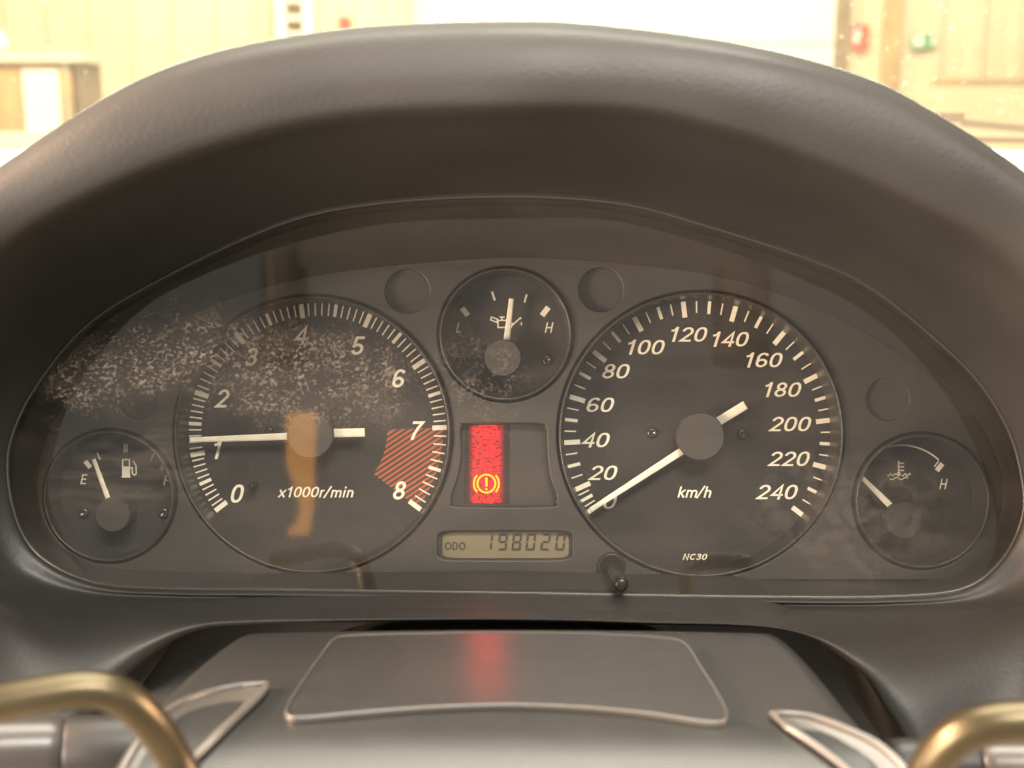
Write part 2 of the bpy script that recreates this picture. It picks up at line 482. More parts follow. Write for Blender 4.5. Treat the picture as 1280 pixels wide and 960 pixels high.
# white sectional door
a, b = W(527, 58, YW - .1), W(1052, -120, YW - .1)
t = root('sectional_door', 'wide white sectional door in the far cream wall', 'door', ((a.x + b.x) / 2, YW - .1, 0), cluster=False)
zz = 0.02; k = 0
while zz < 3.0:
    v, f = box((a.x, YW - .10, zz), (b.x, YW - .05, zz + .545))
    mesh('panel', v, f, MT['white_paint'], t, sm=False); zz += .56
for px in (527, 1052):
    q = W(px, 50, YW - .12)
    v, f = box((q.x - .06, YW - .14, 0), (q.x + .06, YW - .04, 3.0)); mesh('side_post', v, f, MT['brown'] if px > 600 else MT['cream_paint'], t, sm=False)
# dado and pilaster on the right
a = W(1165, 104, YW - .06); b = W(1400, 300, YW - .06)
v, f = box((a.x, YW - .09, .0), (a.x + 4, YW - .04, a.z)); solo('wall_lining', v, f, MT['wall_low'], 'pale lower lining on the right of the hall wall', None, cluster=False, kind='structure')
v, f = box((a.x, YW - .12, a.z), (a.x + 4, YW - .04, a.z + .035)); solo('dado_trim', v, f, MT['wood'], 'narrow wooden rail along the pale wall lining', None, cluster=False, kind='structure')
a, b = W(1108, 0, YW - .1), W(1122, 100, YW - .1)
v, f = box((a.x, YW - .11, 0), (b.x, YW - .04, 5)); solo('wall_post', v, f, MT['wood'], 'slim orange post on the wall between red and green signs', 'post', cluster=False)
# red sign, green sign
def sign(px0, py0, px1, py1, name, label, mat, marks, mark_name):
    a, b = W(px0, py0, YW - .06), W(px1, py1, YW - .06)
    t = root(name, label, 'sign', ((a.x + b.x) / 2, YW - .06, b.z), cluster=False)
    v, f = box((a.x, YW - .09, b.z), (b.x, YW - .05, a.z)); mesh('plate', v, f, mat, t, sm=False)
    for (u0, v0, u1, v1), mm in marks:
        v, f = box((a.x + (b.x - a.x) * u0, YW - .095, b.z + (a.z - b.z) * v0), (a.x + (b.x - a.x) * u1, YW - .0905, b.z + (a.z - b.z) * v1))
        mesh(mark_name, v, f, mm, t, sm=False)
    return t
sign(1066, 31, 1084, 62, 'fire_sign', 'small red sign on the wall right of the white door', MT['red_sign'], [((.08, .25, .42, .8), MT['white_paint'])], 'pictogram')
sign(1139, 43, 1169, 60, 'exit_sign', 'small green and white exit sign on the right wall', MT['green_sign'], [((.06, .12, .46, .9), MT['white_paint']), ((.78, .2, .96, .8), MT['white_paint'])], 'pictogram')
# shelf unit with white frame
a, b = W(346, -60, YW - .1), W(396, 62, YW - .1)
MT['shelf_back'] = plastic('tan_shelf_board', (.55, .33, .20), .6, var=.2, vscale=9)
t = root('wall_shelf', 'narrow white framed shelf on the wall left of the door', 'shelf', ((a.x + b.x) / 2, YW - .1, b.z), cluster=False)
v, f = box((a.x + .05, YW - .06, b.z), (b.x - .05, YW - .04, a.z)); mesh('back_panel', v, f, MT['shelf_back'], t, sm=False)
for xx in (a.x, b.x - .09): v, f = box((xx, YW - .3, b.z), (xx + .09, YW - .04, a.z)); mesh('side_panel', v, f, MT['white_paint'], t, sm=False)
for py in (2, 24, 44):
    z = W(350, py, YW - .1).z
    v, f = box((a.x + .09, YW - .28, z - .025), (b.x - .09, YW - .07, z + .025)); mesh('shelf', v, f, MT['cream_paint'], t, sm=False)
# red bell
c = W(430, 28, YW - .12)
v, f = lathe(Vector((c.x, 0, c.z)), [(.002, YW - .14), (.03, YW - .14), (.055, YW - .11), (.06, YW - .04)], 24)
solo('alarm_bell', v, f, MT['red_sign'], 'small round red bell on the wall left of the white door', 'bell', cluster=False, sm=True)
# cabinet on the left
YC = 7.0
def cb(px0, py0, px1, py1, y0, y1): 
    a, b = W(px0, py0, y0), W(px1, py1, y0); return box((a.x, y0, b.z), (b.x, y1, a.z))
a, b = W(-140, 66, YC), W(104, 230, YC)
t = root('notice_cabinet', 'wooden framed cabinet with a white sheet at far left', 'cabinet', ((a.x + b.x) / 2, YC, b.z), cluster=False)
v, f = cb(-140, 72, 98, 230, YC + .02, YC + .4); mesh('back_panel', v, f, MT['wood'], t, sm=False)
v, f = cb(-140, 66, 104, 77, YC - .03, YC + .4); mesh('top_rail', v, f, MT['cream_paint'], t, sm=False)
v, f = cb(80, 77, 92, 230, YC - .02, YC + .02); mesh('side_rail', v, f, MT['cream_paint'], t, sm=False)
v, f = cb(93, 69, 104, 230, YC - .01, YC + .42); mesh('side_edge', v, f, MT['brown'], t, sm=False)
v, f = cb(27, 87, 80, 200, YC - .005, YC + .018); mesh('sheet', v, f, MT['white_paint'], t, sm=False)
v, f = cb(-140, 165, 80, 230, YC - .03, YC - .01); mesh('lower_rail', v, f, MT['cream_paint'], t, sm=False)
# white round lampshade at the left edge
c = W(-2, 52, YC + .2); rr = .055
v, f = [], []
rows = []
for i in range(9):
    th = math.pi * i / 8
    rows.append([Vector((c.x + rr * math.sin(th) * math.cos(2 * math.pi * k / 20), c.y + rr * math.sin(th) * math.sin(2 * math.pi * k / 20), c.z - rr * math.cos(th) * 1.1)) for k in range(20)])
v, f = loft(rows); solo('white_globe', v, f, MT['white_paint'], 'white rounded object standing on top of the cabinet', 'globe', cluster=False, sm=True)

# ------------------------------------------------------------------ dashboard: hood and lower trim as one moulded skin
LENS = [(640, 741), (480, 739), (330, 737), (220, 736), (122, 729), (58, 702), (26, 664), (10, 605), (13, 550), (44, 484), (109, 406), (210, 344),
        (356, 278), (480, 253), (640, 245), (775, 254), (880, 281), (1010, 323), (1085, 357), (1160, 415), (1222, 475), (1262, 540), (1279, 605), (1277, 652),
        (1250, 703), (1200, 737), (1100, 746), (960, 746), (800, 744)]
FOLD = [(640, 757, .352), (480, 756, .352), (330, 756, .351), (205, 756, .350), (80, 754, .347), (-10, 742, .342), (-60, 702, .335), (-90, 640, .328), (-95, 560, .322),
        (-75, 450, .316), (-10, 335, .311), (85, 260, .307),
        (250, 190, .304), (430, 148, .302), (640, 138, .301), (800, 142, .302), (930, 172, .303), (1060, 220, .305), (1140, 258, .307), (1220, 302, .309), (1285, 365, .313),
        (1340, 450, .317), (1370, 550, .323), (1370, 650, .330), (1345, 722, .338), (1280, 758, .345), (1130, 766, .350), (960, 765, .352), (800, 760, .352)]
SIL = [(640, 776, .338), (480, 777, .338), (305, 780, .337), (248, 787, .335), (205, 808, .332), (165, 838, .328), (120, 890, .322), (40, 1000, .31), (-300, 900, .29),
       (-260, 500, .30), (-120, 305, .305), (-5, 212, .308),
       (190, 92, .306), (400, 40, .306), (640, 27, .306), (790, 36, .306), (950, 60, .306), (1085, 98, .307), (1170, 142, .307), (1250, 193, .307), (1330, 260, .306),
       (1440, 400, .304), (1560, 560, .30), (1640, 800, .29), (1250, 1080, .31), (1120, 905, .32), (1072, 838, .328), (985, 789, .335), (800, 780, .338)]
def mid(a, b, t, bulge, dd):
    out = []
    for (x0, y0, d0), (x1, y1, d1) in zip(a, b):
        out.append((x0 + (x1 - x0) * t, y0 + (y1 - y0) * t, d0 + (d1 - d0) * t + dd))
    return out
lens3 = [(x, y, .366) for x, y in LENS]
def grow(px, k):   # outward from the middle of the opening
    out = []
    n = len(px)
    for i, (x, y, d) in enumerate(px):
        a, b = px[i - 1], px[(i + 1) % n]
        t = Vector((b[0] - a[0], b[1] - a[1])).normalized()
        nr = Vector((t.y, -t.x))
        if nr.dot(Vector((x - 640, y - 520))) < 0: nr = -nr
        out.append((x + nr.x * k, y + nr.y * k, d))
    return out
KEYS = [grow([(x, y, .3685) for x, y, _ in lens3], -3), grow([(x, y, .3625) for x, y, _ in lens3], 1.5), grow([(x, y, .3605) for x, y, _ in lens3], 6.5)]
r2 = KEYS[-1]
KEYS += [mid(r2, FOLD, .35, 0, .004), mid(r2, FOLD, .8, 0, .003), FOLD, mid(FOLD, SIL, .28, 0, -.0045), mid(FOLD, SIL, .62, 0, -.0060), mid(FOLD, SIL, .86, 0, -.0052), mid(FOLD, SIL, .965, 0, -.0025), SIL]
# behind the silhouette: the top runs away towards the windscreen, the arch lip rolls inwards
BACK1, BACK2, BACK3 = [], [], []
for i, (x, y, d) in enumerate(SIL):
    p = P(x, y, d); top = 8 <= i <= 23
    if top:
        BACK1.append(p + Vector((0, .006, -.0004))); BACK2.append(p + Vector((0, .05, -.006))); BACK3.append(p + Vector((0, .30, -.06)))
    else:
        c = Vector((0, 0, .002)) 
        BACK1.append(p + Vector((0, .004, .0012))); BACK2.append(p + Vector((0, .02, .003))); BACK3.append(p + Vector((0, .09, .006)))
NS = 7
rows = [[P(*q) for q in catmull(k, NS, True)] for k in KEYS]
for b in (BACK1, BACK2, BACK3): rows.append([Vector(q) for q in catmull([tuple(v) for v in b], NS, True)])
# refine across the section
ncol = len(rows[0]); cols = [catmull([tuple(r[j]) for r in rows], 4) for j in range(ncol)]
rows = [[Vector(cols[j][i]) for j in range(ncol)] for i in range(len(cols[0]))]
dash = root('dashboard', 'grey dashboard moulding with a deep arched hood around the instrument cluster', 'dashboard', (0, .02, -.09))
v, f = loft(rows)
mesh('instrument_hood', v, f, MT['hood'], dash)
v, f = box((-.34, .075, -.34), (.34, .08, -.052)); mesh('gap_blocker', v, f, MT['dark'], dash, sm=False)  # dark sheet added to block light, paints the shade in the arch gap
# dash top in front of the windscreen
mw = M.inverted()
def Lw(p): return mw @ Vector(p)
zt = CAM.z - .030
g = []
for yy in (.40, .55, .70, .83):
    for xx in [-.8 + .1 * k for k in range(17)]: g.append(Lw((xx, yy, zt - .004 + .01 * (yy - .4))))
fs = [(r * 17 + c, r * 17 + c + 1, (r + 1) * 17 + c + 1, (r + 1) * 17 + c) for r in range(3) for c in range(16)]
mesh('dash_top', g, fs, MT['hood'], dash)

# ------------------------------------------------------------------ windscreen, cowl, wiper
MT['pane'] = None
m = bpy.data.materials.new('clear_windscreen_glass'); m.use_nodes = True
nt = m.node_tree; nt.nodes.remove(nt.nodes['Principled BSDF'])
tr = nt.nodes.new('ShaderNodeBsdfTransparent'); tr.inputs[0].default_value = (.97, .98, .95, 1)
gl = nt.nodes.new('ShaderNodeBsdfGlossy'); gl.inputs['Roughness'].default_value = .02
fr = nt.nodes.new('ShaderNodeFresnel'); fr.inputs['IOR'].default_value = 1.35
mx = nt.nodes.new('ShaderNodeMixShader')
ml = nt.nodes.new('ShaderNodeMath'); ml.operation = 'MULTIPLY'; ml.inputs[1].default_value = .5
nt.links.new(fr.outputs[0], ml.inputs[0]); nt.links.new(ml.outputs[0], mx.inputs[0]); nt.links.new(tr.outputs[0], mx.inputs[1]); nt.links.new(gl.outputs[0], mx.inputs[2])
tl = nt.nodes.new('ShaderNodeBsdfTranslucent'); tl.inputs[0].default_value = (.95, .86, .62, 1)
m2 = nt.nodes.new('ShaderNodeMixShader'); m2.inputs[0].default_value = .014
nt.links.new(mx.outputs[0], m2.inputs[1]); nt.links.new(tl.outputs[0], m2.inputs[2])
nt.links.new(m2.outputs[0], nt.nodes['Material Output'].inputs['Surface'])
MT['pane'] = m
wb, wt = Vector((0, .86, CAM.z - .05)), Vector((0, .34, CAM.z + .32))
nrm = Vector((0, wt.z - wb.z, -(wt.y - wb.y))).normalized()   # faces up and forward
if nrm.z < 0: nrm = -nrm
def ws(x, t, off=0.0):
    q = wb.lerp(wt, t) + nrm * off
    return Vector((x, q.y - .10 * x * x, q.z))
t = root('windscreen', 'sloping car windscreen speckled with dried drops above the dashboard hood', 'windscreen', (0, .86, CAM.z - .05), cluster=False)
nx, ny = 20, 6
rowsA = [[ws(-.75 + 1.5 * i / nx, j / ny, 0) for i in range(nx + 1)] for j in range(ny + 1)]
rowsB = [[ws(-.75 + 1.5 * i / nx, j / ny, .004) for i in range(nx + 1)] for j in range(ny + 1)]
va, fa = loft(rowsA, False); vb, fb = loft(rowsB, False)
per = [(0, i) for i in range(nx + 1)] + [(j, nx) for j in range(1, ny + 1)] + [(ny, i) for i in range(nx - 1, -1, -1)] + [(j, 0) for j in range(ny - 1, 0, -1)]
idx = [j * (nx + 1) + i for j, i in per]; o = len(va)
side = [(idx[k], idx[(k + 1) % len(idx)], idx[(k + 1) % len(idx)] + o, idx[k] + o) for k in range(len(idx))]
mesh('glass', va + vb, [tuple(reversed(q)) for q in fa] + [tuple(i + o for i in q) for q in fb] + side, MT['pane'], t)
# dried drops on the outside of the glass
dm, nt, b = new_mat('dried_drop_marks')
nt.nodes.remove(b)
tl = nt.nodes.new('ShaderNodeBsdfTranslucent'); tl.inputs[0].default_value = (.95, .88, .66, 1)
tr = nt.nodes.new('ShaderNodeBsdfTransparent'); mx = nt.nodes.new('ShaderNodeMixShader'); mx.inputs[0].default_value = .24
nt.links.new(tr.outputs[0], mx.inputs[1]); nt.links.new(tl.outputs[0], mx.inputs[2]); nt.links.new(mx.outputs[0], nt.nodes['Material Output'].inputs['Surface'])
vs, fs = [], []
for k in range(1100):
    side = random.random()
    x = random.uniform(-.36, -.02) if side < .45 else random.uniform(.12, .42)
    tt = random.uniform(.10, .30); r = random.choice((.0004, .0005, .0007, .0011)) * random.uniform(.5, .85)
    c = ws(x, tt, .0041); tx = Vector((1, 0, 0)); ty = (wt - wb).normalized()
    o = len(vs)
    el = random.uniform(.7, 1.6)
    for q in range(7):
        a = 2 * math.pi * q / 7; vs.append(c + tx * r * el * math.cos(a) + ty * r * 2.0 * math.sin(a))
    vs.append(c + nrm * r * .5)
    fs += [(o + q, o + (q + 1) % 7, o + 7) for q in range(7)]
mesh('drop_marks', vs, fs, dm, t, kind='stuff')
# cowl below the glass
MT['cowl'] = plastic('pale_cowl_paint', (.75, .66, .42), .35)
MT['rubber'] = plastic('grey_rubber', (.26, .20, .14), .6, bump=.2, scale=300)
v, f = box((-.8, .84, CAM.z - .075), (.8, .875, CAM.z - .030)); solo('windscreen_cowl', v, f, MT['dark'], 'dark cowl strip along the foot of the windscreen', 'cowl', cluster=False)
bt = root('wiper', 'windscreen wiper lying along the foot of the glass at right', 'wiper', (.30, .93, CAM.z - .03), cluster=False)
def at_y(px, py, y): return W(px, py, y)
def strip(name, px0, py0, px1, py1, th, y, depth, mat, parent):
    a, b = W(px0, py0, y), W(px1, py1, y); h = th / F * (y)
    vs = [(a.x, y, a.z), (b.x, y, b.z), (b.x, y, b.z - h), (a.x, y, a.z - h)]
    vs += [(p[0], p[1] + depth, p[2]) for p in vs]
    return mesh(name, vs, [(0, 3, 2, 1), (4, 5, 6, 7), (0, 1, 5, 4), (1, 2, 6, 5), (2, 3, 7, 6), (3, 0, 4, 7)], mat, parent, sm=False)
strip('blade_holder', 1150, 141, 1206, 141, 12, .93, .012, MT['rubber'], bt)
strip('blade', 1206, 149, 1420, 170, 9, .93, .008, MT['rubber'], bt)
strip('arm', 1190, 171, 1420, 173, 7, .90, .01, MT['brown'], bt)
ct = root('bonnet', 'pale bonnet beyond the foot of the windscreen', 'bonnet', (0, 1.2, CAM.z - .1), cluster=False)
g = []
for yy, z in ((.885, -.034), (1.0, -.022), (1.3, -.028), (1.8, -.06)):
    for k in range(17): x = -.8 + .1 * k; g.append((x, yy, CAM.z + z - .05 * x * x))
mesh('bonnet_panel', g, fs_ := [(r * 17 + c, r * 17 + c + 1, (r + 1) * 17 + c + 1, (r + 1) * 17 + c) for r in range(3) for c in range(16)], MT['cowl'], ct)

# ------------------------------------------------------------------ instrument cluster
CLB = Vector((0, 0, -.066))
clu = root('instrument_cluster', 'car instrument cluster with five black dials behind a dusty clear lens', 'instrument cluster', CLB)
DP, DD, DR = .396, .4060, .3945     # front panel, dial faces, ring lips (distance from the camera)
k_p = DP / F
PANEL = [(640, 323), (480, 334), (360, 353), (260, 386), (160, 436), (92, 490), (56, 555), (48, 620), (62, 665), (100, 698), (165, 712), (400, 718), (640, 722),
         (900, 724), (1150, 726), (1212, 706), (1246, 655), (1250, 590), (1212, 515), (1135, 450), (1045, 398), (960, 363), (880, 343), (775, 330)]
GAUGE = {'tach': (391, 543, 177), 'oil': (632, 418, 87), 'speed': (876, 543, 182), 'fuel': (137, 620, 86), 'temp': (1152, 626, 88)}
BLANK = [(509, 364, 29), (751, 362, 29), (172, 500, 25), (1110, 499, 28)]
WARN = [(582, 528), (672, 528), (683, 534), (685, 545), (686, 570), (690, 598), (697, 618), (696, 628), (687, 635), (572, 635), (563, 628), (563, 618), (570, 598), (575, 570), (574, 540), (576, 532)]
LCD = arc(631, 682, 86, 20, 0, 360, 40, p=7)[:-1]
WARN = [(x, y) for x, y in catmull(WARN, 3, True)]

def filled(name, outer, holes, d, thick, bevel, mat, parent, label=None):
    """flat plate with openings: pixel outlines on the plane at distance d"""
    cu = bpy.data.curves.new(name, 'CURVE'); cu.dimensions = '2D'; cu.fill_mode = 'BOTH'
    cu.extrude = thick / 2 - bevel; cu.bevel_depth = bevel; cu.bevel_resolution = 1
    for pts in [outer] + holes:
        s = cu.splines.new('POLY'); s.points.add(len(pts) - 1); s.use_cyclic_u = True
        for q, (x, y) in zip(s.points, pts):
            p = P(x, y, d); q.co = (p.x, p.z, 0, 1)
    ob = bpy.data.objects.new(name + '_tmp', cu); COL.objects.link(ob)
    bpy.context.view_layer.update()
    me = bpy.data.meshes.new_from_object(ob.evaluated_get(bpy.context.evaluated_depsgraph_get()))
    bpy.data.objects.remove(ob); bpy.data.curves.remove(cu)
    y0 = d - D + thick / 2; b = base_of(parent)
    for v in me.vertices: v.co = Vector((v.co.x, y0 - v.co.z, v.co.y)) - b
    me.flip_normals() if False else None
    me.update(); smooth(me, False)
    me.materials.clear()
    return link(name, me, mat, parent, label)

circ = lambda x, y, r, n=96: [(x + r * math.cos(2 * math.pi * k / n), y + r * math.sin(2 * math.pi * k / n)) for k in range(n)]
holes = [circ(*g) for g in GAUGE.values()] + [circ(*b) for b in BLANK] + [WARN, LCD]
panel_outer = catmull(PANEL, 6, True)
panel = filled('front_panel', panel_outer, holes, DP, .0014, .0003, MT['panel'], clu)
# dark plate behind all openings
v, f = box(tuple(P(40, 740, .4115)), tuple(P(1260, 300, .4150))); v = [(a, b, c) for a, b, c in v]
mesh('back_plate', v, f, MT['dark'], clu, sm=False)
# tunnel from the panel to the lens frame
def resample(pts, n):
    """n points evenly spaced by angle seen from the middle of the opening"""
    c = (640, 560); out = []
    for k in range(n):
        a = 2 * math.pi * k / n; best = None
        dx, dy = math.cos(a), math.sin(a)
        for i in range(len(pts)):
            (x0, y0), (x1, y1) = pts[i - 1], pts[i]
            ex, ey = x1 - x0, y1 - y0; den = dx * ey - dy * ex
            if abs(den) < 1e-9: continue
            t = ((x0 - c[0]) * ey - (y0 - c[1]) * ex) / den; s = ((x0 - c[0]) * dy - (y0 - c[1]) * dx) / den
            if t > 0 and -1e-6 <= s <= 1 + 1e-6 and (best is None or t > best): best = t
        out.append((c[0] + dx * best, c[1] + dy * best))
    return out
NT = 180
pin = resample(panel_outer, NT); lin = resample(catmull(LENS, 6, True), NT)
r0 = [P(x, y, .3965) for x, y in pin]
r1 = [P(640 + (x - 640) * 1.012, 530 + (y - 530) * 1.016, .3945) for x, y in pin]
r3 = [P(640 + (x - 640) * 1.004, 530 + (y - 530) * 1.008, .3675) for x, y in lin]
r2_ = [a.lerp(b, .55) for a, b in zip(r1, r3)]
v, f = loft([r0, r1, r2_, r3])
mesh('shroud', v, f, MT['shroud'], clu)
# bead round the lens and the lens itself (tilted a little: its top leans towards the driver)
bead = [P(x, y, .3635) for x, y in catmull(LENS, 8, True)]
v, f = tube(bead, .0006, 10, closed=True)
MT['bead'] = plastic('polished_frame_edge', (.05, .046, .04), .28, spec=.5)
mesh('lens_bead', v, f, MT['bead'], clu)
lo = [(x, y) for x, y in catmull([(x, y) for x, y, _ in grow(lens3, -1)], 6, True)]
TILT = math.tan(R(3.2))
front = [P(x, y, .3649) for x, y in lo]
for p in front: p.y += p.z * TILT
back = [p + Vector((0, .0015, 0)) for p in front]
nL = len(lo)
MT['lens'] = lens_mat()
mesh('cover_lens', front + back, [tuple(range(nL)), tuple(reversed(range(nL, 2 * nL)))] + [(i, nL + i, nL + (i + 1) % nL, (i + 1) % nL) for i in range(nL)], MT['lens'], clu, sm=False,
     label='clear plastic lens with dried dirt over the left dials')

def gauge(key, name, label):
    cx, cy, r = GAUGE[key]; c = P(cx, cy, DP)
    rr = r * k_p
    v, f = lathe(Vector((c.x, 0, c.z)), [(rr * 1.05, DD - D), (rr * .5, DD - D), (.00001, DD - D)], 96)
    g = mesh(name, v, f, MT['dial'], clu, sm=False, label=label)
    q = k_p
    prof = [(rr - 4.2 * q, .004), (rr - 4.3 * q, DR - D + .0006), (rr - 5.0 * q, DR - D), (rr - 7.0 * q, DR - D - .0001), (rr - 7.8 * q, DR - D + .0004),
            (rr - 8.4 * q, DR - D + .0020), (rr - 9.2 * q, DR - D + .0070), (rr - 10.4 * q, DD - D - .0001)]
    v, f = lathe(Vector((c.x, 0, c.z)), prof, 128)
    mesh('ring', v, f, MT['ring'], g)
    return g
tach = gauge('tach', 'tachometer', 'rev counter with an orange hatched zone from 7 to 8')
speed = gauge('speed', 'speedometer', 'speedometer numbered 0 to 240 in km/h')
oil = gauge('oil', 'oil_pressure_gauge', 'small dial with an oil can symbol between L and H')
fuel = gauge('fuel', 'fuel_gauge', 'small dial with a pump symbol, dirt over its upper left')
temp = gauge('temp', 'temperature_gauge', 'small dial with a thermometer symbol and a curved scale line')

def pos(px, py, d): return P(px, py, d)
_tick = {}
def tick(name, cx, cy, ang, r_out, ln, w, parent, d=DD - .00012):
    """a printed mark: shared mesh, turned about the dial's axis"""
    key = (name, ln, w)
    k = d / F
    if key not in _tick:
        me = bpy.data.meshes.new(name)
        h = .00006
        vs, fs = box((0, 0, -w / 2 * k), (ln * k, h, w / 2 * k)); me.from_pydata(vs, [], fs); me.update(); me.materials.append(MT['white'])
        _tick[key] = me
    o = link(name, _tick[key], None, parent)
    x = cx + (r_out - ln) * math.cos(R(ang)); y = cy - (r_out - ln) * math.sin(R(ang))
    o.matrix_local = Matrix.Translation(P(x, y, d) - base_of(parent)) @ Matrix.Rotation(-R(ang), 4, 'Y')
    return o

def interp(tab, v):
    for i in range(len(tab) - 1):
        if tab[i][0] <= v <= tab[i + 1][0]:
            t = (v - tab[i][0]) / (tab[i + 1][0] - tab[i][0]); return tab[i][1] + t * (tab[i + 1][1] - tab[i][1])
# --- tachometer
TA = [(0, 217.6), (1, 190.3), (2, 162.0), (3, 129.6), (4, 97.4), (5, 65.9), (6, 33.8), (7, 2.0), (8, -37.0)]
for i in range(81):
    a = interp(TA, i / 10)
    if i % 10 == 0: tick('major_tick', 397, 540, a, 161.5, 18, 6, tach)
    elif i % 5 == 0: tick('half_tick', 397, 540, a, 161.5, 16, 4.2, tach)
    else: tick('minor_tick', 397, 540, a, 161, 15.5, 1.7, tach)
rz = []
for k in range(25): rz.append((397 + 157 * math.cos(R(2 - 39 * k / 24)), 540 - 157 * math.sin(R(2 - 39 * k / 24))))
for k in range(25): rz.append((397 + 87 * math.cos(R(-37 + 39 * k / 24)), 540 - 87 * math.sin(R(-37 + 39 * k / 24))))
flat('red_zone', [(rz, [(i, i + 1, 48 - i, 49 - i) for i in range(24)])], DD - .00005, MT['redzone'], tach)
DT = DD - .0002
for s, x, y in (('0', 297, 617), ('1', 272, 562), ('2', 279, 498), ('3', 315, 446), ('4', 377, 419), ('5', 448, 432), ('6', 499, 473), ('7', 520, 538), ('8', 500, 613)):
    flat('numeral', text2d(s, 23.5, x, y, .22, .145, 1.10), DT, MT['white'], tach)
flat('unit_text', text2d('x1000r/min', 13.5, 396, 615, .22, .135, 1.22, track=.03), DT, MT['white'], tach)
# --- speedometer
SA = [(0, 214.9), (20, 203.9), (40, 183.2), (60, 163.3), (80, 141.4), (100, 118.6), (120, 96.5), (140, 73.8), (160, 50.2), (180, 26.7), (200, 6.5), (220, -14.2), (240, -37.5)]
for i in range(49):
    a = interp(SA, i * 5)
    if i % 4 == 0: tick('major_tick', 873, 544, a, 168, 20, 6, speed)
    elif i % 2 == 0: tick('half_tick', 873, 544, a, 168, 16, 4, speed)
    else: tick('minor_tick', 873, 544, a, 167.5, 14.5, 1.6, speed)
for s, x, y in (('0', 763, 627), ('20', 755, 591), ('40', 745.5, 550), ('60', 751, 506), ('80', 770.5, 464), ('100', 807, 434), ('120', 860.5, 418), ('140', 912.5, 424),
                ('160', 954.5, 450), ('180', 978, 487), ('200', 989, 530), ('220', 987.5, 573.5), ('240', 972.5, 615)):
    flat('numeral', text2d(s, 18.8, x, y, .22, .128, 1.42 if len(s) == 3 else 1.45, track=.03), DT, MT['white'], speed)
flat('unit_text', text2d('km/h', 14, 869, 615, .22, .125, 1.25, track=.02), DT, MT['white'], speed)
flat('serial_text', text2d('NC30', 7.6, 869, 696, .22, .15, 1.35, track=.08), DT, MT['white'], speed)

def needle(parent, p0, p1, w0, w1, d, label=None, name='needle'):
    """raised bar from p0 (wide) to p1, pixels at distance d"""
    dx, dy = p1[0] - p0[0], p1[1] - p0[1]; L = math.hypot(dx, dy); nx, ny = -dy / L, dx / L
    out = [(p0[0] + nx * w0 / 2, p0[1] + ny * w0 / 2), (p1[0] + nx * w1 / 2, p1[1] + ny * w1 / 2), (p1[0] - nx * w1 / 2, p1[1] - ny * w1 / 2), (p0[0] - nx * w0 / 2, p0[1] - ny * w0 / 2)]
    ins = [(p0[0] + nx * w0 * .3, p0[1] + ny * w0 * .3), (p1[0] - dx / L * .8 + nx * w1 * .3, p1[1] - dy / L * .8 + ny * w1 * .3), (p1[0] - dx / L * .8 - nx * w1 * .3, p1[1] - dy / L * .8 - ny * w1 * .3), (p0[0] - nx * w0 * .3, p0[1] - ny * w0 * .3)]
    rows = [[P(x, y, d + .0009) for x, y in out], [P(x, y, d + .0002) for x, y in out], [P(x, y, d) for x, y in ins]]
    v, f = loft(rows); f.append((8, 9, 10, 11)); f.append((3, 2, 1, 0))
    return mesh(name, v, f, MT['needle'], parent, sm=False)
def hub(parent, x, y, r, d=.3965, mat='hub'):
    c = P(x, y, d); rr = r / F * d; y0 = d - D
    v, f = lathe(Vector((c.x, 0, c.z)), [(rr * .93, DD - D - .001), (rr, y0 + .0012), (rr * .985, y0 + .0004), (rr * .94, y0), (.00001, y0 - .0001)], 64)
    return mesh('needle_hub', v, f, MT[mat], parent, sm=False)
def screw(parent, x, y, r=7, d=DD):
    c = P(x, y, d); rr = r / F * d
    v, f = lathe(Vector((c.x, 0, c.z)), [(rr, d - D - .0001), (rr * .95, d - D - .0007), (rr * .6, d - D - .0012), (rr * .5, d - D - .0011), (rr * .15, d - D - .0005), (.00001, d - D - .0005)], 20)
    return mesh('screw', v, f, MT['screw'], parent)
hub(tach, 387.5, 544, 29.5); needle(tach, (366, 545.2), (237, 550), 9, 6, .3995); needle(tach, (405, 541.5), (456, 540.5), 10.5, 10.5, .3995, name='needle_tail')
hub(speed, 876, 545.5, 30.5); needle(speed, (862, 557.5), (738, 637.5), 9.5, 6, .3995); needle(speed, (893, 530), (932, 506), 11, 11, .3995, name='needle_tail')
hub(fuel, 140.5, 643.5, 22); needle(fuel, (139, 634), (117, 574), 6.5, 5, .4)
hub(oil, 628.5, 447, 23.5); needle(oil, (632, 436), (639.5, 373), 8.5, 6, .4)
hub(temp, 1131, 650, 23.5, mat='dial'); needle(temp, (1117, 636), (1073, 592.5), 8.5, 5, .4)
for x, y in ((577, 450), (684, 450)): screw(oil, x, y)
for x, y in ((815, 541), (928, 542.5)): screw(speed, x, y)
for x, y in ((105, 641), (205, 641)): screw(fuel, x, y)
screw(tach, 337, 539, 5)
# stop pin by the 0 of the rev counter
c = P(319, 606, DD); v, f = lathe(Vector((c.x, 0, c.z)), [(.0011, DD - D), (.0011, DD - D - .006), (.0007, DD - D - .0066), (.00001, DD - D - .0066)], 20)
mesh('stop_pin', v, f, MT['black_gloss'], tach)

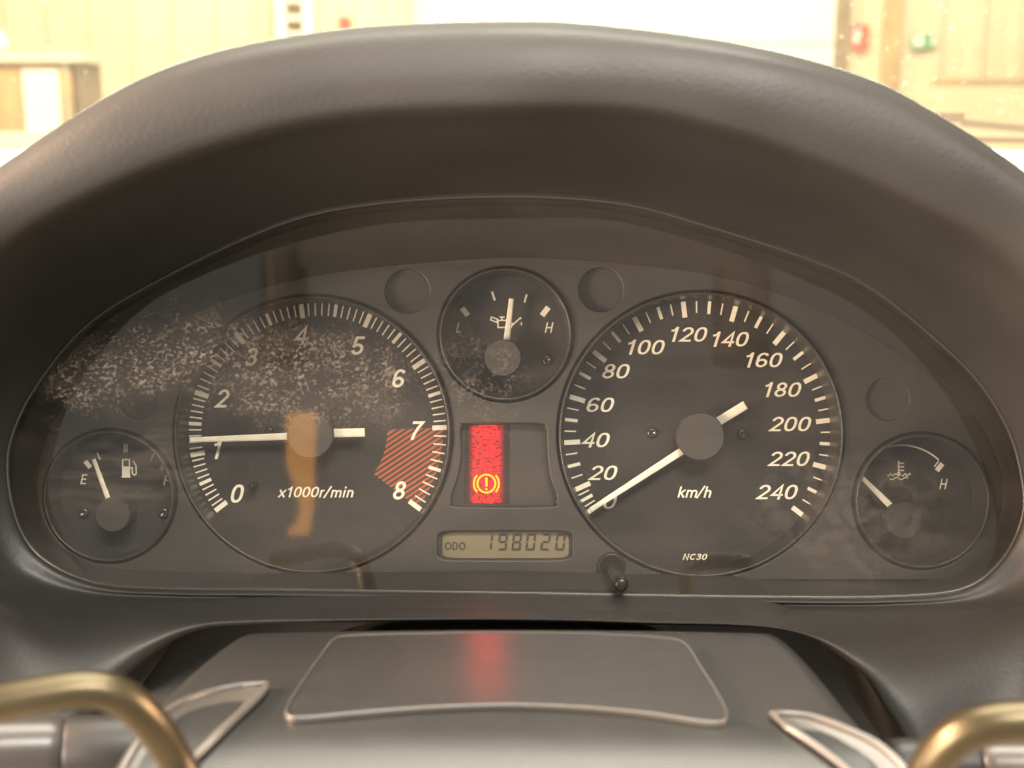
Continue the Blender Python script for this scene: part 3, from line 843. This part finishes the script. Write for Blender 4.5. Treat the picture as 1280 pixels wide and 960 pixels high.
# --- small dial marks
def bar(parent, x0, y0, x1, y1, w, name='tick_mark'): return flat(name, [stroke([(x0, y0), (x1, y1)], w)], DT, MT['white'], parent)
bar(oil, 577.5, 385, 585, 394.5, 6.5); bar(oil, 615, 364.5, 618.5, 375.5, 2.6); bar(oil, 658.5, 368, 655.5, 378, 2.4); bar(oil, 685.5, 384, 677.5, 394.5, 7)
flat('letter', text2d('L', 13, 574, 409.5, .2, .13, 1.0), DT, MT['white'], oil); flat('letter', text2d('H', 13, 686.5, 409.5, .2, .13, 1.05), DT, MT['white'], oil)
flat('oil_can_symbol', [stroke([(622.5, 400.5), (636, 400.5), (641, 406), (650.5, 397.2), (651.5, 398.8)], 1.7), stroke([(622.5, 400), (622.5, 409.3), (639, 409.3), (641.5, 403.5)], 1.7),
      stroke([(614.2, 396.2), (622, 399), (621, 403), (613.4, 399.8)], 1.6, True), stroke([(627.5, 400.2), (627.5, 396.8)], 2.2), stroke([(624.5, 396.3), (631, 396.3)], 1.6),
      poly([(651.8, 402), (653, 405.5), (651.8, 407), (650.6, 405.5)])], DT, MT['white'], oil)
bar(fuel, 106.5, 576.5, 113, 584.5, 5.5); bar(fuel, 121.5, 566, 125, 574.5, 1.8); bar(fuel, 157, 555, 157, 565.5, 6); bar(fuel, 192.5, 566.5, 188.5, 575.5, 2.6); bar(fuel, 205.5, 580, 200.5, 587, 5.5)
flat('letter', text2d('E', 13, 105, 599, .2, .12, 1.0), DT, MT['white'], fuel); flat('letter', text2d('F', 13, 208.5, 600, .2, .12, 1.0), DT, MT['white'], fuel)
flat('pump_symbol', [stroke([(153.3, 574.5), (161.8, 574.5), (161.8, 596), (153.3, 596)], 1.6, True), poly([(153, 583), (162.2, 583), (162.2, 596.3), (153, 596.3)]),
      stroke([(162, 584.5), (165.3, 584.8), (165.6, 592), (168, 593.8), (170.4, 592), (170, 582), (166.5, 576.2)], 1.6), poly([(152, 595.5), (163.2, 595.5), (163.2, 597), (152, 597)])], DT, MT['white'], fuel)
flat('scale_line', [stroke(arc(1126.5, 628, 70, 71.5, -128, -48, 30), 1.8)], DT, MT['white'], temp)
bar(temp, 1173.5, 576, 1167.8, 583.5, 1.5); bar(temp, 1178, 579.5, 1171, 588.5, 6.2); bar(temp, 1071.5, 580, 1078, 588, 5.5); bar(temp, 1077, 576.5, 1081, 583, 1.5)
flat('letter', text2d('H', 13, 1179.5, 605, .22, .12, 1.0), DT, MT['white'], temp); flat('letter', text2d('C', 13, 1066, 605, .22, .11, .95), DT, MT['white'], temp)
wave = lambda y, x0, x1: [(x0 + (x1 - x0) * k / 24, y + 1.5 * math.sin(k / 24 * 4 * math.pi)) for k in range(25)]
flat('thermometer_symbol', [stroke([(1123.3, 575.5), (1123.3, 592)], 1.9), stroke(arc(1123.3, 592.5, 1.5, 1.5, 0, 330, 12), 2.4, True), stroke([(1123.3, 579), (1130, 579)], 1.7), stroke([(1123.3, 583.5), (1130, 583.5)], 1.7),
      stroke([(1123.3, 588), (1130, 588)], 1.7), stroke(wave(593.5, 1109, 1120), 1.3), stroke(wave(593.5, 1127, 1138), 1.3), stroke(wave(598, 1112, 1135), 1.3)], DT, MT['white'], temp)

# --- blank round recesses
for x, y, r in BLANK:
    c = P(x, y, DP); rr = r * k_p; dp_ = .0012 if x > 1000 else .0030
    v, f = lathe(Vector((c.x, 0, c.z)), [(rr * 1.03, DP - D + .0008), (rr * .99, DP - D + .0008), (rr * .955, DP - D + dp_), (.00001, DP - D + dp_ + .0001)], 64)
    mesh('blank_recess', v, f, MT['panel'], clu, sm=False)

# --- warning light recess
def tray(name, outline, depth, mat, inset=.94):
    cxx = sum(p[0] for p in outline) / len(outline); cyy = sum(p[1] for p in outline) / len(outline)
    r0 = [P(x, y, DP + .0006) for x, y in outline]
    r1 = [P(cxx + (x - cxx) * inset, cyy + (y - cyy) * inset, DP + depth) for x, y in outline]
    v, f = loft([r0, r1]); n = len(outline); f.append(tuple(range(n, 2 * n)))
    return mesh(name, v, f, mat, clu, sm=False)
wl = tray('warning_light_panel', WARN, .0040, MT['panel'])
dw = DP + .0037
n_, m_ = 10, 20
flat('red_glow_sheet', [poly([(582, 532), (636, 531), (636, 560), (636, 600), (636, 629), (580, 629), (581, 570)])], dw, MT['red_glow'], wl, label='red glow of the warning light, painted as a glowing sheet')  # sheet that carries the painted red streak of the warning light
flat('brake_symbol', [stroke(arc(608, 604.5, 11.2, 11.2, 0, 360, 40)[:-1], 2.3, True), stroke(arc(608, 604.5, 15.6, 15.6, 138, 222, 14), 2.3), stroke(arc(608, 604.5, 15.6, 15.6, -42, 42, 14), 2.3),
      stroke([(608, 597), (608, 608.2)], 3.0), stroke([(608, 610.2), (608, 612.6)], 2.6)], dw - .0004, MT['yellow_glow'], wl, label='lit yellow brake warning symbol')
# the lamp's own red light, thrown out on to the hub pad
l = bpy.data.lights.new('warning_lamp_glow', 'AREA'); l.energy = .00007; l.spread = R(24); l.color = (1, .03, .03); l.shape = 'RECTANGLE'; l.size = .009; l.size_y = .012
lo_ = bpy.data.objects.new('warning_lamp_glow', l); COL.objects.link(lo_)
a = M @ P(608, 572, DP - .0005); b = M @ P(602, 795, .310)
lo_.location = a; lo_.rotation_euler = (b - a).to_track_quat('-Z', 'Y').to_euler()

# --- odometer
od = tray('odometer', LCD, .0028, MT['shroud'], .965)
od['label'] = 'grey odometer display reading ODO 198020'
dL = DP + .0026
scr = arc(632, 681.5, 79, 16.2, 0, 360, 40, p=8)[:-1]
flat('screen', [poly(scr)], dL, MT['lcd'], od)
flat('word_mark', text2d('ODO', 10, 569, 682.5, 0, .15, 1.05, track=.06), dL - .0002, MT['lcd_ink'], od)
SEG = {'0': 'abcdef', '1': 'bc', '2': 'abged', '8': 'abcdefg', '9': 'abcdfg'}
def seven(ch, cx, cy, w=11.5, h=21, t=2.7, sh=.10):
    g = .45; hw, hh = w / 2, h / 2
    S = {'a': [(-hw + g, hh), (hw - g, hh), (hw - g - t, hh - t), (-hw + g + t, hh - t)],
         'd': [(-hw + g, -hh), (hw - g, -hh), (hw - g - t, -hh + t), (-hw + g + t, -hh + t)],
         'g': [(-hw + g + 1, 0), (-hw + g + t, t / 2), (hw - g - t, t / 2), (hw - g - 1, 0), (hw - g - t, -t / 2), (-hw + g + t, -t / 2)],
         'f': [(-hw, hh - g), (-hw + t, hh - g - t), (-hw + t, g + t / 2), (-hw, g)], 'b': [(hw, hh - g), (hw - t, hh - g - t), (hw - t, g + t / 2), (hw, g)],
         'e': [(-hw, -hh + g), (-hw + t, -hh + g + t), (-hw + t, -g - t / 2), (-hw, -g)], 'c': [(hw, -hh + g), (hw - t, -hh + g + t), (hw - t, -g - t / 2), (hw, -g)]}
    return [poly([(cx + x + y * sh, cy - y) for x, y in S[s]]) for s in SEG[ch]]
for ch, x in zip('198020', (610, 628.5, 646, 663.5, 682, 700.5)):
    flat('digit', seven(ch, x, 677.5), dL - .0002, MT['lcd_ink'], od)

# --- trip knob, coming out through the lens
c = P(764, 707.5, DP); q = k_p
kv = lathe(Vector((c.x, 0, c.z)), [(18 * q, DP - D), (18 * q, DP - D - .0012), (16.5 * q, DP - D - .0022), (14 * q, DP - D - .0022), (12 * q, DP - D - .0010), (9.5 * q, DP - D - .0010)], 40)
kn = mesh('reset_knob', *kv, MT['black_gloss'], clu, label='short black trip reset stem poking through the lens')
v, f = lathe(Vector((c.x, 0, c.z)), [(8.2 * q, DP - D), (8.2 * q, -.0400), (7.6 * q, -.0412), (5 * q, -.0416), (.00001, -.0416)], 32)
mesh('stem', v, f, MT['black_gloss'], kn)

# ------------------------------------------------------------------ steering wheel hub pad, its spokes, column and stalks
ZP = [(.185, -.128), (.20, -.110), (.212, -.0985), (.224, -.0880), (.236, -.0785), (.244, -.0732), (.252, -.0692), (.262, -.0672), (.285, -.0652), (.30, -.0636), (.313, -.0618), (.32, -.0614)]
def pad_z(x, d):
    return interp(ZP, min(max(d, .1851), .3199)) - .22 * x * x
def on_pad(px, py, lift=0.0):
    lo, hi = .186, .3195
    g = lambda d: P(px, py, d).z - pad_z(P(px, py, d).x, d) - lift
    for _ in range(50):
        m_ = (lo + hi) / 2
        if g(m_) > 0: lo = m_
        else: hi = m_
    return P(px, py, (lo + hi) / 2)
def hermite_pad():
    pass
ZPs = catmull(ZP, 8); ZP[:] = ZPs
wheel = root('steering_wheel', 'grey steering wheel hub pad with two curved brass toned spokes', 'steering wheel', (0, -.17, -.10))
LE = [(318, 790.5), (296, 800), (262, 825), (228, 855), (190, 895), (150, 955), (95, 1060), (60, 1120)]
RE = [(958, 791), (980, 803), (1012, 835), (1046, 877), (1084, 925), (1125, 985), (1185, 1080), (1230, 1140)]
LE = catmull(LE, 4); RE = catmull(RE, 4)
rows = []
for (x0, y0), (x1, y1) in zip(LE, RE):
    a, b = on_pad(x0, y0), on_pad(x1, y1)
    row = []
    for k in range(49):
        t = k / 48; x = a.x + (b.x - a.x) * t; y = a.y + (b.y - a.y) * t
        row.append(Vector((x, y, pad_z(x, y + D))))
    # rolled edges
    e0 = row[0] + Vector((-.0012, 0, -.0014)); e1 = row[0] + Vector((-.0016, .001, -.02)); f0 = row[-1] + Vector((.0012, 0, -.0014)); f1 = row[-1] + Vector((.0016, .001, -.02))
    rows.append([e1, e0] + row + [f0, f1])
last = rows[-1]
for dy, dz in ((-.006, -.02), (-.008, -.06), (0, -.10)): rows.append([v + Vector((0, dy, dz)) for v in last])
far = [v + Vector((0, .0025, -.0012)) for v in rows[0]]; far2 = [v + Vector((0, .004, -.02)) for v in rows[0]]
v, f = loft([far2, far] + rows, False)
mesh('hub_pad', v, f, MT['pad'], wheel)
# raised plate, its edge coloured paler to paint the light it catches
OUT = [(440, 800), (540, 797.5), (640, 796.5), (740, 798), (830, 803), (858, 811), (876, 838), (897, 872), (909, 897), (905, 909), (885, 911), (820, 901), (740, 893), (640, 889), (540, 892), (450, 899), (385, 905),
       (361, 904), (357, 892), (376, 860), (398, 828), (415, 806)]
OUT = catmull(OUT, 6, True)
cx_, cy_ = 635, 850
inner = [(cx_ + (x - cx_) * .991, cy_ + (y - cy_) * .97) for x, y in OUT]
r0 = [on_pad(x, y, -.0005) for x, y in OUT]; r1 = [on_pad(x, y, .0) + Vector((0, 0, .0012)) for x, y in OUT]; r2 = [on_pad(cx_ + (x - cx_) * .996, cy_ + (y - cy_) * .985) + Vector((0, 0, .0016)) for x, y in OUT]
r3_ = [on_pad(x, y) + Vector((0, 0, .0013)) for x, y in inner]
rr_ = [r3_]
for s in (.8, .6, .4, .2, .02):
    rr_.append([on_pad(cx_ + (x - cx_) * s, cy_ + (y - cy_) * s) + Vector((0, 0, .0013)) for x, y in inner])
v, f = loft(rr_); f.append(tuple(range(len(v) - len(inner), len(v)))); mesh('pad_plate', v, f, MT['plate'], wheel)
v, f = loft([r0, r1, r2, r3_]); mesh('plate_edge', v, f, MT['rim'], wheel)
# triangular side trims
def trim(pts):
    edge = [on_pad(x, y, .0012) for x, y in catmull(pts, 8)]
    n = len(edge)
    c = sum(edge, Vector()) / n
    o = mesh('side_trim', edge + [c - Vector((0, 0, .0010))], [(i, (i + 1) % n, n) for i in range(n)], MT['trim'], wheel)
    v, f = tube(edge, .00085, 8, closed=True); mesh('trim_edge', v, f, MT['rim'], o)
trim([(334, 856), (322, 872), (290, 902), (252, 939), (215, 975), (175, 1010), (140, 1010), (155, 960), (185, 912), (218, 883), (260, 866), (305, 856.5)])
trim([(965, 893), (985, 892.5), (1018, 897), (1060, 912), (1100, 932), (1135, 965), (1160, 1010), (1120, 1015), (1060, 962), (1020, 932), (985, 909)])
# spokes
def spoke(pts, r):
    path = [P(*q) for q in catmull(pts, 8)]
    v, f = tube(path, r, 20); return mesh('spoke', v, f, MT['brass'], wheel)
spoke([(-130, 905, .205), (-40, 888, .205), (30, 873, .206), (110, 862, .208), (155, 874, .210), (190, 906, .213), (218, 948, .217), (240, 995, .218)], .0031)
spoke([(1400, 915, .205), (1320, 903, .205), (1252, 903, .206), (1205, 915, .208), (1172, 945, .211), (1152, 985, .214), (1140, 1030, .214)], .0034)
# column under the pad
cl = root('steering_column', 'black steering column cover in the shadow behind the hub pad', 'steering column', (0, -.05, -.12))
v, f = [], []
rows = []
for y in (.00, -.05, -.10, -.14):
    rows.append([Vector((.085 * math.cos(R(a)), y, -.105 + .036 * math.sin(R(a)))) for a in range(0, 360, 12)])
v, f = loft(rows); n = 30; f.append(tuple(range(n - 1, -1, -1))); f.append(tuple(range(len(v) - n, len(v))))
mesh('column_cover', v, f, MT['dark'], cl)
# stalks
def stalk(name, label, p, q, r, tipmat):
    a, b = P(*p), P(*q); ax = (b - a)
    path = [a + ax * t for t in (0, .02, .06, .5, .9, .97, 1.0)]
    v, f = tube(path, [r * .7, r * .92, r, r, r, r * .95, r * .8], 24)
    o = root(name, label, 'stalk', path[3])
    mesh('lever', v, f, MT['stalk'], o)
    path = [b - ax * .02, b + ax * .02, b + ax * .5, b + ax * .62]
    v, f = tube(path, [r * .85, r * 1.0, r * 1.05, r * 1.0], 24); mesh('stalk_base', v, f, MT['dark'], o)
stalk('indicator_stalk', 'satin grey column stalk seen under the left spoke', (-120, 940, .255), (82, 934, .262), .0062, None)
stalk('wiper_stalk', 'satin grey column stalk seen under the right spoke', (1420, 960, .250), (1225, 957, .256), .0050, None)

# ------------------------------------------------------------------ behind the camera: unseen shapes added for the lens to mirror
YB = -.90
def mirrored(px, py, y=YB):
    """where the lens plane mirrors the plane y: the point seen at that pixel"""
    n = Vector((0, -1, TILT)).normalized(); o = Vector((0, -D, 0)); v = P(px, py, 1.0) - o
    q = o + v * ((Vector((0, .3649 - D, 0)) - o).dot(n) / v.dot(n))
    r = v - 2 * v.dot(n) * n
    return q + r * ((y - q.y) / r.y)
rb = root('reflection_blocker', 'dark posts and panel added out of view, mirrored as two dark bands in the lens', 'blocker', (0, YB, 0))  # added only to block light and darken bands of the lens reflection
for p0, r in ((355, .023), (928, .028)):
    a, b = mirrored(p0, 455), mirrored(p0, 200)
    v, f = tube([a.lerp(b, k / 8) for k in range(9)], r, 20); mesh('post', v, f, MT['dark'], rb)
a, b = mirrored(372, 338), mirrored(905, 200)
v, f = box((a.x, YB + .01, a.z), (b.x, YB + .016, b.z)); mesh('dark_panel', v, f, MT['shroud'], rb, sm=False)
am, nt, b = new_mat('amber_reflection_glow'); b.inputs['Base Color'].default_value = (.05, .02, .0, 1); b.inputs['Emission Color'].default_value = (1, .46, .12, 1); b.inputs["Emission Strength"].default_value = 6.0  # glow added only to give the lens an amber reflection
q = [(357, 515), (393, 515), (391, 590), (389, 640), (384, 668), (358, 670), (362, 660), (372, 650), (374, 630), (364, 600), (357, 580)]
pts = [mirrored(x, y) for x, y in q]; n = len(pts)
vs = pts + [p - Vector((0, .01, 0)) for p in pts]
solo('amber_reflection_source', vs, [tuple(range(n)), tuple(range(2 * n - 1, n - 1, -1))] + [(i, n + i, n + (i + 1) % n, (i + 1) % n) for i in range(n)], am,
     'glowing amber shape added out of view, mirrored in the lens below the rev counter hub', 'lamp')
